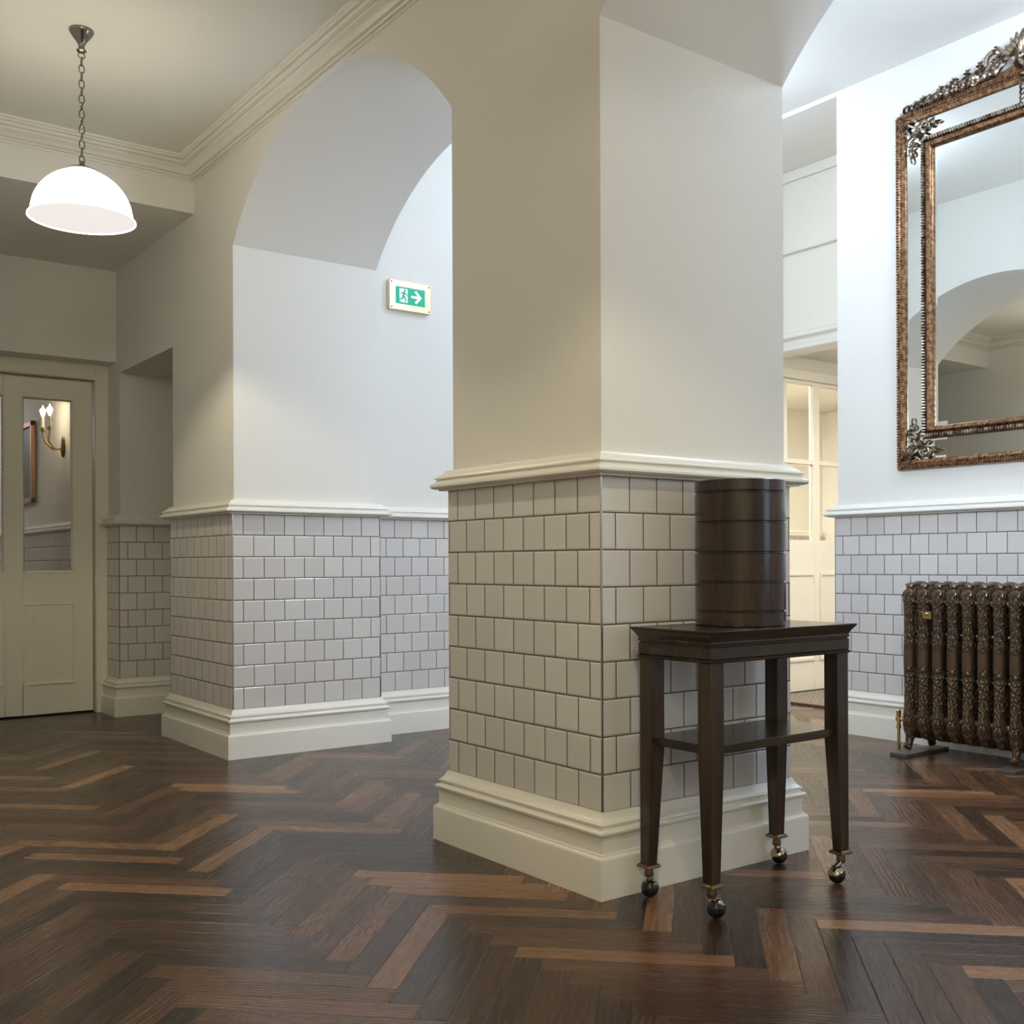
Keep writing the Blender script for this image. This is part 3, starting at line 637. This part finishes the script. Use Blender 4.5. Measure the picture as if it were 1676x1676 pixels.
# ------------------------------------------------------------------ side table on castors
TX0, TX1, TY0, TY1, TZ = 0.06, 0.635, -0.341, -0.046, 0.715
tb = tag(empty('side_table', ((TX0 + TX1) / 2, (TY0 + TY1) / 2, 0)), 'dark polished wooden side table with lower shelf, on brass castors', 'table')
ox, oy = tb.location.x, tb.location.y
hx, hy = (TX1 - TX0) / 2, (TY1 - TY0) / 2
def rect_loft(m, prof):
    m.loft([[(-hx - o, -hy - o, z), (hx + o, -hy - o, z), (hx + o, hy + o, z), (-hx - o, hy + o, z)] for o, z in prof], True, True, False)
m = MB(); rect_loft(m, [(-0.02, 0.678), (-0.015, 0.678), (-0.014, 0.684), (-0.016, 0.686), (-0.014, 0.690), (-0.011, 0.696), (-0.006, 0.703), (-0.0015, 0.7085), (0.0, 0.711), (0.0, 0.715)])
m.build('table_top', M_WOODH, tb, bevel=0.0008)
m = MB(); rect_loft(m, [(-0.018, 0.634), (-0.015, 0.634), (-0.013, 0.637), (-0.013, 0.641), (-0.0175, 0.643), (-0.0155, 0.645), (-0.0155, 0.673), (-0.0185, 0.675), (-0.0185, 0.6785)])
m.build('apron', M_WOODH, tb)
lx = (-hx + 0.0185, hx - 0.0185 - 0.045); ly = (-hy + 0.0185, hy - 0.0185 - 0.045)
S0 = 0.046
caster_dir = {(0, 0): (0.012, -0.004), (0, 1): (-0.002, -0.006), (1, 0): (-0.022, -0.004), (1, 1): (0.006, -0.004)}
for i, X in enumerate((-hx + 0.0175, hx - 0.0175)):
    for j, Y in enumerate((-hy + 0.0175, hy - 0.0175)):
        dx_, dy_ = (1 if i == 0 else -1), (1 if j == 0 else -1)
        def sq(s, z): return [(X, Y, z), (X + dx_*s, Y, z), (X + dx_*s, Y + dy_*s, z), (X, Y + dy_*s, z)]
        m = MB(); m.loft([sq(S0, 0.634), sq(S0, 0.40), sq(0.031, 0.088)], True, True, False); lg = m.build('leg', M_WOODV, tb, bevel=0.001)
        cx, cy = X + dx_*0.0155, Y + dy_*0.0155
        m = MB()
        m.loft([[(cx-s, cy-s, z), (cx+s, cy-s, z), (cx+s, cy+s, z), (cx-s, cy+s, z)] for s, z in ((0.0165, 0.089), (0.0175, 0.0885), (0.0225, 0.0835), (0.023, 0.080), (0.019, 0.077), (0.012, 0.074))], True, True, False)
        m.lathe([(0.011, 0.075), (0.012, 0.066), (0.013, 0.058), (0.010, 0.053), (0.005, 0.050)], cx, cy, 16)
        m.build('leg_cup', M_OLDBRASS, tb)
        vx, vy = caster_dir[(i, j)]
        bcx, bcy = cx + vx, cy + vy; rr = 0.0235
        wheel = MB(); wheel.sphere((bcx, bcy, rr + 0.0005), rr, 24, 16); cw = wheel.build('castor_wheel', M_RUBBER, tb)
        # hood: an upper cap over the ball, cut slantwise, with a rim and arm up to the cup
        m = MB(); rings = []; tilt = 0.5 if i == 0 else -0.6
        ax = Vector((0.45 if i == 0 else -0.45, 0.12, 1.0)).normalized(); e1 = ax.orthogonal().normalized(); e2 = ax.cross(e1)
        cc = Vector((bcx, bcy, rr + 0.0005))
        for rad_, angs in ((rr + 0.0022, range(4, 73, 7)), (rr + 0.0009, range(68, 0, -7))):
            for a in angs:
                a_ = math.radians(a); rings.append([tuple(cc + (ax*math.cos(a_) + (e1*math.cos(2*PI*k/24) + e2*math.sin(2*PI*k/24))*math.sin(a_))*rad_) for k in range(24)])
        m.loft(rings, True, True, True)
        m.tube([tuple(cc + ax*(rr - 0.002)), (bcx + (cx-bcx)*0.5, bcy + (cy-bcy)*0.5, 0.051), (cx, cy, 0.062)], [0.009, 0.008, 0.008], 10)
        m.build('castor_hood', M_CHROME, tb)
m = MB(); i_ = 0.032
m.box(-hx + i_, hx - i_, -hy + i_, hy - i_, 0.404, 0.427)
m.build('shelf', M_WOODH, tb, bevel=0.0015)

# ------------------------------------------------------------------ wooden drum on the table
DR = 0.122
dr = tag(empty('wooden_drum', (0.345, -0.176, TZ)), 'tall dark polished round wooden drum with ringed grooves standing on the table', 'wooden drum')
grooves = [0.755, 0.833, 0.911, 0.992, 1.072]; z0d, z1d = TZ + 0.0005, 1.105
bands = [z0d] + grooves + [z1d]
for i in range(len(bands) - 1):
    a, b = bands[i] - TZ, bands[i+1] - TZ
    m = MB(); g = 0.0018
    lo = a + (g if i else 0); hi = b - (g if i < len(bands) - 2 else 0)
    m.lathe([(DR - 0.012, lo), (DR - 0.0022, lo), (DR, lo + 0.0016), (DR, hi - 0.0016), (DR - 0.0022, hi), (DR - 0.012, hi)], 0, 0, 96)
    m.build('drum_ring', M_DRUM, dr)
m = MB(); m.lathe([(DR - 0.0055, 0.001), (DR - 0.0055, z1d - TZ - 0.002)], 0, 0, 64); m.build('drum_core', M_DRUM, dr)

# ------------------------------------------------------------------ big mirror
MX = XM + T                     # wall plane
MYL, MW_, MZ0, MH = 1.012, 1.345, 1.337, 1.745
mi = tag(empty('wall_mirror', (MX, MYL - MW_ / 2, MZ0)), 'large mirror in an ornate gilt frame with leafy crest, hung above the radiator', 'mirror')
hw = MW_ / 2
def mp(a, b, c=0.0): return (-c, hw - a, b)      # a = along from the left edge, b = up, c = out from the wall
def bar(m, a0, b0, a1, b1, prof):
    """mitred rectangular ring: prof = [(inset, depth)]"""
    rings = []
    for ins, dep in prof:
        rings.append([mp(a0 + ins, b0 + ins, dep), mp(a1 - ins, b0 + ins, dep), mp(a1 - ins, b1 - ins, dep), mp(a0 + ins, b1 - ins, dep)])
    n = len(rings); vr = [[m.bm.verts.new(p) for p in r] for r in rings]
    for k in range(n):
        A, B = vr[k], vr[(k + 1) % n]
        for i in range(4): m.bm.faces.new([A[i], A[(i+1) % 4], B[(i+1) % 4], B[i]])
m = MB(); bar(m, 0, 0, MW_, MH, [(0, 0.001), (0, 0.022), (0.004, 0.028), (0.013, 0.032), (0.016, 0.028), (0.022, 0.030), (0.030, 0.030), (0.036, 0.025), (0.046, 0.020), (0.048, 0.016), (0.048, 0.001)])
m.build('outer_frame', M_GILT, mi)
I0 = 0.143
m = MB(); bar(m, I0, I0, MW_ - I0, MH - I0, [(0, 0.010), (0, 0.020), (0.004, 0.026), (0.022, 0.026), (0.027, 0.036), (0.036, 0.042), (0.048, 0.038), (0.056, 0.026), (0.058, 0.018), (0.058, 0.010)])
m.build('inner_frame', M_GILT, mi)
# beading on both frames
def beads(name, ins, step, r, depth, mtl, sz=1.0):
    m = MB(); per = [((ins, ins), (MW_ - ins, ins)), ((MW_ - ins, ins), (MW_ - ins, MH - ins)), ((MW_ - ins, MH - ins), (ins, MH - ins)), ((ins, MH - ins), (ins, ins))]
    for (a0, b0), (a1, b1) in per:
        L = math.hypot(a1 - a0, b1 - b0); n = int(L / step); horiz = abs(a1 - a0) > abs(b1 - b0)
        for k in range(n):
            t = (k + 0.5) / n; c = mp(a0 + (a1 - a0) * t, b0 + (b1 - b0) * t, depth)
            m.sphere(c, r, 7, 4, 0.8, (0.62 if horiz else 1.0) , (1.0 if horiz else 0.62))
    m.build(name, mtl, mi, merge=False)
beads('outer_beading', 0.009, 0.0135, 0.009, 0.029, M_GILT)
beads('rope_beading', 0.029, 0.0105, 0.0068, 0.029, M_GILT)
beads('inner_beading', I0 + 0.013, 0.0140, 0.0125, 0.034, M_PEWTER)
def bev_glass(name, a0, b0, a1, b1, bev, z0, z1):
    m = MB()
    rings = [[mp(a0+i, b0+i, d), mp(a1-i, b0+i, d), mp(a1-i, b1-i, d), mp(a0+i, b1-i, d)] for i, d in ((0, z0), (bev, z1))]
    m.loft(rings, True, False, False)
    m.face([mp(a0+bev, b0+bev, z1), mp(a1-bev, b0+bev, z1), mp(a1-bev, b1-bev, z1), mp(a0+bev, b1-bev, z1)])
    m.face([mp(a0, b0, 0.004), mp(a0, b1, 0.004), mp(a1, b1, 0.004), mp(a1, b0, 0.004)])
    m.build(name, M_MIRROR, mi, merge=False)
bev_glass('mirror_glass', I0 + 0.055, I0 + 0.055, MW_ - I0 - 0.055, MH - I0 - 0.055, 0.022, 0.0105, 0.0113)
g = 0.046
bev_glass('border_glass', g, g, I0 + 0.002, MH - g, 0.012, 0.0085, 0.0089)
bev_glass('border_glass', MW_ - I0 - 0.002, g, MW_ - g, MH - g, 0.012, 0.0085, 0.0089)
bev_glass('border_glass', I0, g, MW_ - I0, I0 + 0.002, 0.012, 0.0085, 0.0089)
bev_glass('border_glass', I0, MH - I0 - 0.002, MW_ - I0, MH - g, 0.012, 0.0085, 0.0089)
# scrollwork
def scroll(m, a, b, r0, turns, ang0, sgn=1, w=0.006, d=0.02, tail=0.0, n=40):
    """spiral starting at (a,b) centre, radius shrinking from r0"""
    pts, rad = [], []
    for i in range(n + 1):
        t = i / n; an = ang0 + sgn * turns * 2 * PI * t; r = r0 * (1 - 0.82 * t)
        pts.append(mp(a + r * math.cos(an), b + r * math.sin(an), d + 0.006 * t)); rad.append(w * (0.55 + 0.45 * math.sin(PI * min(1, 0.15 + t)) ) if t < 0.97 else w * 1.3)
    m.tube(pts, rad, 8, up=(-1, 0, 0))
def leaf(m, a, b, ang, L, wd, curl=0.0, d=0.018, lift=0.012):
    """acanthus-like lobe: tapered curved blade with raised midrib"""
    n = 9; rings = []
    x, y, an = a, b, ang
    for i in range(n + 1):
        t = i / n; wv = wd * math.sin(PI * min(0.98, 0.12 + 0.86 * t)) ** 0.8 * (1 + 0.15 * math.sin(9 * t)) + 0.0006
        nx, ny = -math.sin(an), math.cos(an); h = d + lift * math.sin(PI * t) 
        rings.append([mp(x + nx*wv, y + ny*wv, h - 0.004), mp(x + nx*wv*0.4, y + ny*wv*0.4, h + 0.001), mp(x, y, h + 0.006), mp(x - nx*wv*0.4, y - ny*wv*0.4, h + 0.001), mp(x - nx*wv, y - ny*wv, h - 0.004), mp(x, y, h - 0.008)])
        x += math.cos(an) * L / n; y += math.sin(an) * L / n; an += curl / n
    m.loft(rings, True, True, True)
def knob(m, a, b, r, d=0.022): m.sphere(mp(a, b, d), r, 10, 7)
def corner(fa, fb):
    """corner ornament; fa, fb map local (p along one arm, q along other) to frame coordinates"""
    m = MB()
    def A(p, q): return (fa(p), fb(q))
    sa = 1 if fa(1) > fa(0) else -1; sb = 1 if fb(1) > fb(0) else -1
    def ang(t): return math.atan2(sb * math.sin(t), sa * math.cos(t))
    sg = sa * sb
    for t in (0.25, 0.5, 0.78, 1.06, 1.32): leaf(m, *A(0.03, 0.03), ang(t), 0.058, 0.0085, 0, 0.028)
    for t in (0.3, 0.55, 0.78, 1.0, 1.27): leaf(m, *A(0.10, 0.10), ang(t), 0.045, 0.009, 0, 0.026)
    for k in range(2):
        def B(p, q): return A(p, q) if k == 0 else A(q, p)
        s = sg if k == 0 else -sg
        def an(t): return ang(t) if k == 0 else ang(PI / 2 - t)
        scroll(m, *B(0.155, 0.088), 0.032, 1.25, an(PI), s, 0.0062, 0.022)
        m.tube([mp(*B(*q_), 0.024) for q_ in ((0.045, 0.04), (0.075, 0.06), (0.10, 0.075), (0.123, 0.088))], [0.005, 0.007, 0.007, 0.006], 8)
        leaf(m, *B(0.17, 0.06), an(-0.7), 0.03, 0.007, s * 0.8, 0.02); leaf(m, *B(0.16, 0.115), an(1.0), 0.034, 0.007, -s * 0.9, 0.02)
        leaf(m, *B(0.185, 0.09), an(0.5), 0.032, 0.007, -s * 0.6, 0.02); leaf(m, *B(0.185, 0.08), an(-0.3), 0.034, 0.007, s * 0.6, 0.02)
        knob(m, *B(0.212, 0.085), 0.007); leaf(m, *B(0.212, 0.087), an(0.0), 0.038, 0.006, 0, 0.018)
        knob(m, *B(0.155, 0.088), 0.011, 0.026)
        leaf(m, *B(0.10, 0.065), an(-0.5), 0.03, 0.007, -s, 0.022)
    m.build('corner_ornament', M_PEWTER, mi, merge=False)
corner(lambda p: p, lambda q: q); corner(lambda p: MW_ - p, lambda q: q)
corner(lambda p: p, lambda q: MH - q); corner(lambda p: MW_ - p, lambda q: MH - q)
# crest: moulded base line, leaf sprays, C-scrolls, central shell
m = MB(); rr_ = random.Random(5); cA = MW_ / 2
def crest_h(t): return 0.018 + 0.115 * t ** 1.2
for s in (-1, 1):
    def X(t): return cA + s * (cA - 0.03 - t * (cA - 0.03))
    # rising stem
    pts = [mp(X(t), MH + 0.0 + crest_h(t) * 0.35, 0.026) for t in [i / 14 * 0.80 for i in range(15)]]
    m.tube(pts, [0.006 + 0.010 * i / 14 for i in range(15)], 8)
    da = lambda an: (an if s < 0 else PI - an)
    for i in range(18):
        t = 0.03 + 0.72 * i / 17; h = crest_h(t)
        L = 0.036 + 0.066 * t
        leaf(m, X(t), MH + h * 0.12, da(0.75 + 0.3 * rr_.random()), L * (0.8 + 0.4 * rr_.random()), 0.0085 + 0.006 * t, -s * 0.0 + rr_.uniform(-0.5, 0.5), 0.026, 0.02)
        leaf(m, X(t), MH + h * 0.5, da(0.25 + 0.2 * rr_.random()), L * 1.1, 0.007 + 0.005 * t, (0.5 if s < 0 else -0.5), 0.034, 0.014)
        leaf(m, X(t) , MH + h * 0.75, da(-0.9), 0.024 + 0.055 * t, 0.0055, (-0.6 if s < 0 else 0.6), 0.032, 0.012)
    for t in (0.2, 0.34, 0.45, 0.56, 0.66):          # little blossoms standing above the sprays
        h = crest_h(t) + 0.008
        for q in range(5): leaf(m, X(t), MH + h, q * 2 * PI / 5 + t, 0.019, 0.0065, 0.5, 0.026, 0.008)
        knob(m, X(t), MH + h, 0.006, 0.036)
    # large C-scroll and the small one under it
    scroll(m, cA + s * 0.155, MH + 0.088, 0.062, 1.15, (PI * 1.5), -s, 0.013, 0.03)
    scroll(m, cA + s * 0.155, MH + 0.082, 0.064, 0.62, (PI * 0.55 if s > 0 else PI * 0.45), s, 0.015, 0.026)
    scroll(m, cA + s * 0.245, MH + 0.032, 0.026, 1.3, (PI * 0.5), s, 0.008, 0.028)
    m.tube([mp(cA + s * (0.245 + q * 0.075), MH + 0.056 - 0.02 * q * q, 0.028) for q in (0, 0.4, 0.8, 1.2, 1.6, 2.0)], [0.008, 0.008, 0.007, 0.006, 0.005, 0.004], 8)
    for q in range(7): leaf(m, cA + s * 0.10, MH + 0.075, (0.4 + q * 0.33) if s > 0 else PI - (0.4 + q * 0.33), 0.045, 0.008, 0.5 * s, 0.036, 0.012)
for q in range(11):
    an = PI * (0.06 + 0.88 * q / 10); leaf(m, cA, MH + 0.055, an, 0.125 * (0.85 + 0.15 * math.sin(an)), 0.013, 0, 0.04, 0.03)
for q in range(9):
    an = PI * (1.1 + 0.8 * q / 8); leaf(m, cA, MH + 0.05, an, 0.05, 0.01, 0, 0.04, 0.018)
knob(m, cA, MH + 0.055, 0.017, 0.055)
for q in range(6):
    z_ = MH - 0.01 - q * 0.023; w_ = 0.02 - q * 0.0025
    for sd in (-1, 1): leaf(m, cA, z_, -PI / 2 + sd * 0.75, 0.036, w_ * 0.45, 0, 0.03, 0.014)
    knob(m, cA, z_ - 0.01, w_ * 0.55, 0.038)
m.build('crest', M_PEWTER, mi, merge=False)
m = MB(); m.prism([(hw - a, b) for a, b in ((0.02, MH - 0.004), (0.3, MH + 0.006), (0.5, MH + 0.016), (cA, MH + 0.05), (MW_ - 0.5, MH + 0.016), (MW_ - 0.3, MH + 0.006), (MW_ - 0.02, MH - 0.004))], -0.026, -0.004, 'x')
m.build('crest_board', M_GILT, mi)

# ------------------------------------------------------------------ cast iron radiator
RX0, RX1 = 2.452, 2.66
ra = tag(empty('radiator', (0, 0, 0)), 'embossed bronze cast-iron column radiator under the big mirror', 'radiator')
PITCH = 0.0735; YS = 0.742; NS = 13
def section(m, end=False):
    r = 0.0268; zt, zb = 0.735, 0.155 
    for X, k in ((RX0 + r - 0.002, 1.0), ((RX0 + RX1) / 2, 0.85), (RX1 - r, 1.0)):
        n = 18; rings = []
        for i in range(n + 1):
            t = i / n; z = zb + (zt - zb) * t
            sw = 1 + 0.06 * math.cos(2 * PI * t * 2) + (0.10 * max(0, 1 - t * 9))
            rings.append([(X + r * k * sw * math.cos(2*PI*q/16), r * k * sw * 0.95 * math.sin(2*PI*q/16), z) for q in range(16)])
        m.loft(rings)
    # rounded top bridge
    pts = [(RX0 + r - 0.004, 0, 0.70), (RX0 + r, 0, 0.735), (RX0 + r + 0.02, 0, 0.752), ((RX0+RX1)/2, 0, 0.757), (RX1 - r - 0.02, 0, 0.752), (RX1 - r, 0, 0.735), (RX1 - r, 0, 0.70)]
    m.tube(pts, [0.029, 0.030, 0.027, 0.026, 0.027, 0.030, 0.029], 14, up=(0, 1, 0))
    # rounded bottom bridge
    pts = [(RX0 + r - 0.002, 0, 0.19), (RX0 + r, 0, 0.137), (RX0 + r + 0.022, 0, 0.108), ((RX0+RX1)/2, 0, 0.10), (RX1 - r - 0.022, 0, 0.108), (RX1 - r, 0, 0.137), (RX1 - r, 0, 0.19)]
    m.tube(pts, [0.030, 0.033, 0.034, 0.034, 0.034, 0.033, 0.030], 14, up=(0, 1, 0))
protos = []
for k in range(NS):
    if k == 0:
        m = MB(); section(m); s0 = m.build('radiator_column', M_RAD, ra); s0.location = (0, YS, 0)
        # leafy cap on the shoulder of each column
        m = MB()
        def vleaf(m, x, y, z, ax_, L, wd):
            n = 6; rings = []; d = Vector(ax_).normalized(); sd = d.cross(Vector((0, 0, 1))).normalized() if abs(d.z) < 0.95 else Vector((0, 1, 0)); up = sd.cross(d)
            for i in range(n + 1):
                t = i / n; w_ = wd * math.sin(PI * min(0.97, 0.15 + 0.82 * t)) + 0.0005; p = Vector((x, y, z)) + d * (L * t) + up * (0.008 * math.sin(PI * t))
                rings.append([tuple(p + sd * w_), tuple(p + up * 0.004), tuple(p - sd * w_), tuple(p - up * 0.004)])
            m.loft(rings)
        for yy in (-0.7, 0.0, 0.7): vleaf(m, RX0 + 0.028, 0.008 * yy, 0.760, (-0.45, yy * 0.7, -0.9), 0.045, 0.0085)
        for yy in (-1, 1):
            vleaf(m, RX0 + 0.06, 0, 0.772, (0.8, yy * 0.4, 0.1), 0.05, 0.009); vleaf(m, RX0 + 0.10, 0, 0.775, (0.8, yy * 0.5, 0.0), 0.06, 0.009)
            vleaf(m, RX0 + 0.05, yy * 0.006, 0.770, (-0.7, yy * 0.5, 0.25), 0.03, 0.008)
        # curled scroll on the crown
        pts = []
        for q in range(17):
            a_ = -PI * 0.35 + q / 16 * PI * 2.1; rr2 = 0.017 * (1 - q / 22)
            pts.append((RX0 + 0.040 - rr2 * math.cos(a_), 0, 0.772 + rr2 * math.sin(a_)))
        m.tube(pts, [0.007] * 17, 8, flat=2.4, up=(0, 1, 0))
        m.tube([(RX0 + 0.05, 0, 0.775), (RX0 + 0.09, 0, 0.785), (RX0 + 0.13, 0, 0.784), (RX0 + 0.17, 0, 0.775)], [0.010, 0.012, 0.012, 0.009], 8, flat=1.6, up=(0, 1, 0))
        c0 = m.build('column_crest', M_RADC, s0, merge=False)
        h0 = []
        for z, r_ in ((0.70, 0.019), (0.557, 0.012), (0.36, 0.012), (0.172, 0.02)):
            m = MB(); m.tube([(RX0 + 0.045, -0.022, z), (RX0 + 0.045, -0.036, z), (RX0 + 0.045, -PITCH + 0.022, z)], [r_, r_ * 1.15, r_], 14)
            h0.append(m.build('joining_hub', M_HUB, s0, merge=False))
    else:
        s = s0.copy(); C.objects.link(s); s.parent = ra; s.location = (0, YS - k * PITCH, 0)
        c = c0.copy(); C.objects.link(c); c.parent = s
        for hh in (h0 if k < NS - 1 else []): h = hh.copy(); C.objects.link(h); h.parent = s
for k in (0, 7, 12):
    yk = YS - k * PITCH
    for X, sg in ((RX0 + 0.028, -1), (RX1 - 0.03, 1)):
        m = MB(); m.tube([(X, yk, 0.16), (X + sg*0.004, yk, 0.12), (X - sg*0.0, yk, 0.085), (X + sg*0.012, yk, 0.05), (X + sg*0.024, yk, 0.033)], [0.031, 0.029, 0.021, 0.016, 0.019], 14)
        m.build('foot', M_RAD, ra)
    m = MB(); m.box(2.385, 2.72, yk - 0.045, yk + 0.045, 0.0005, 0.0155); m.build('foot_plate', M_PLATE, ra, bevel=0.002)
m = MB(); m.box(RX0 - 0.007, RX0 - 0.003, YS - 1.5*PITCH - 0.022, YS - 1.5*PITCH + 0.022, 0.628, 0.662); m.sphere((RX0 - 0.009, YS - 1.5*PITCH, 0.65), 0.007, 10, 7)
m.build('brass_tag', M_BRASS, ra, merge=False)
m = MB(); vx, vy = 2.55, 0.852
m.lathe([(0.0075, 0.0), (0.0075, 0.10), (0.012, 0.101), (0.012, 0.115), (0.0095, 0.116), (0.0095, 0.135), (0.015, 0.137), (0.015, 0.155), (0.011, 0.157), (0.0115, 0.185), (0.005, 0.192)], vx, vy, 16)
m.tube([(vx, vy, 0.145), (vx, vy - 0.06, 0.145)], 0.010, 12)
m.build('valve', M_BRASS, ra, merge=False)
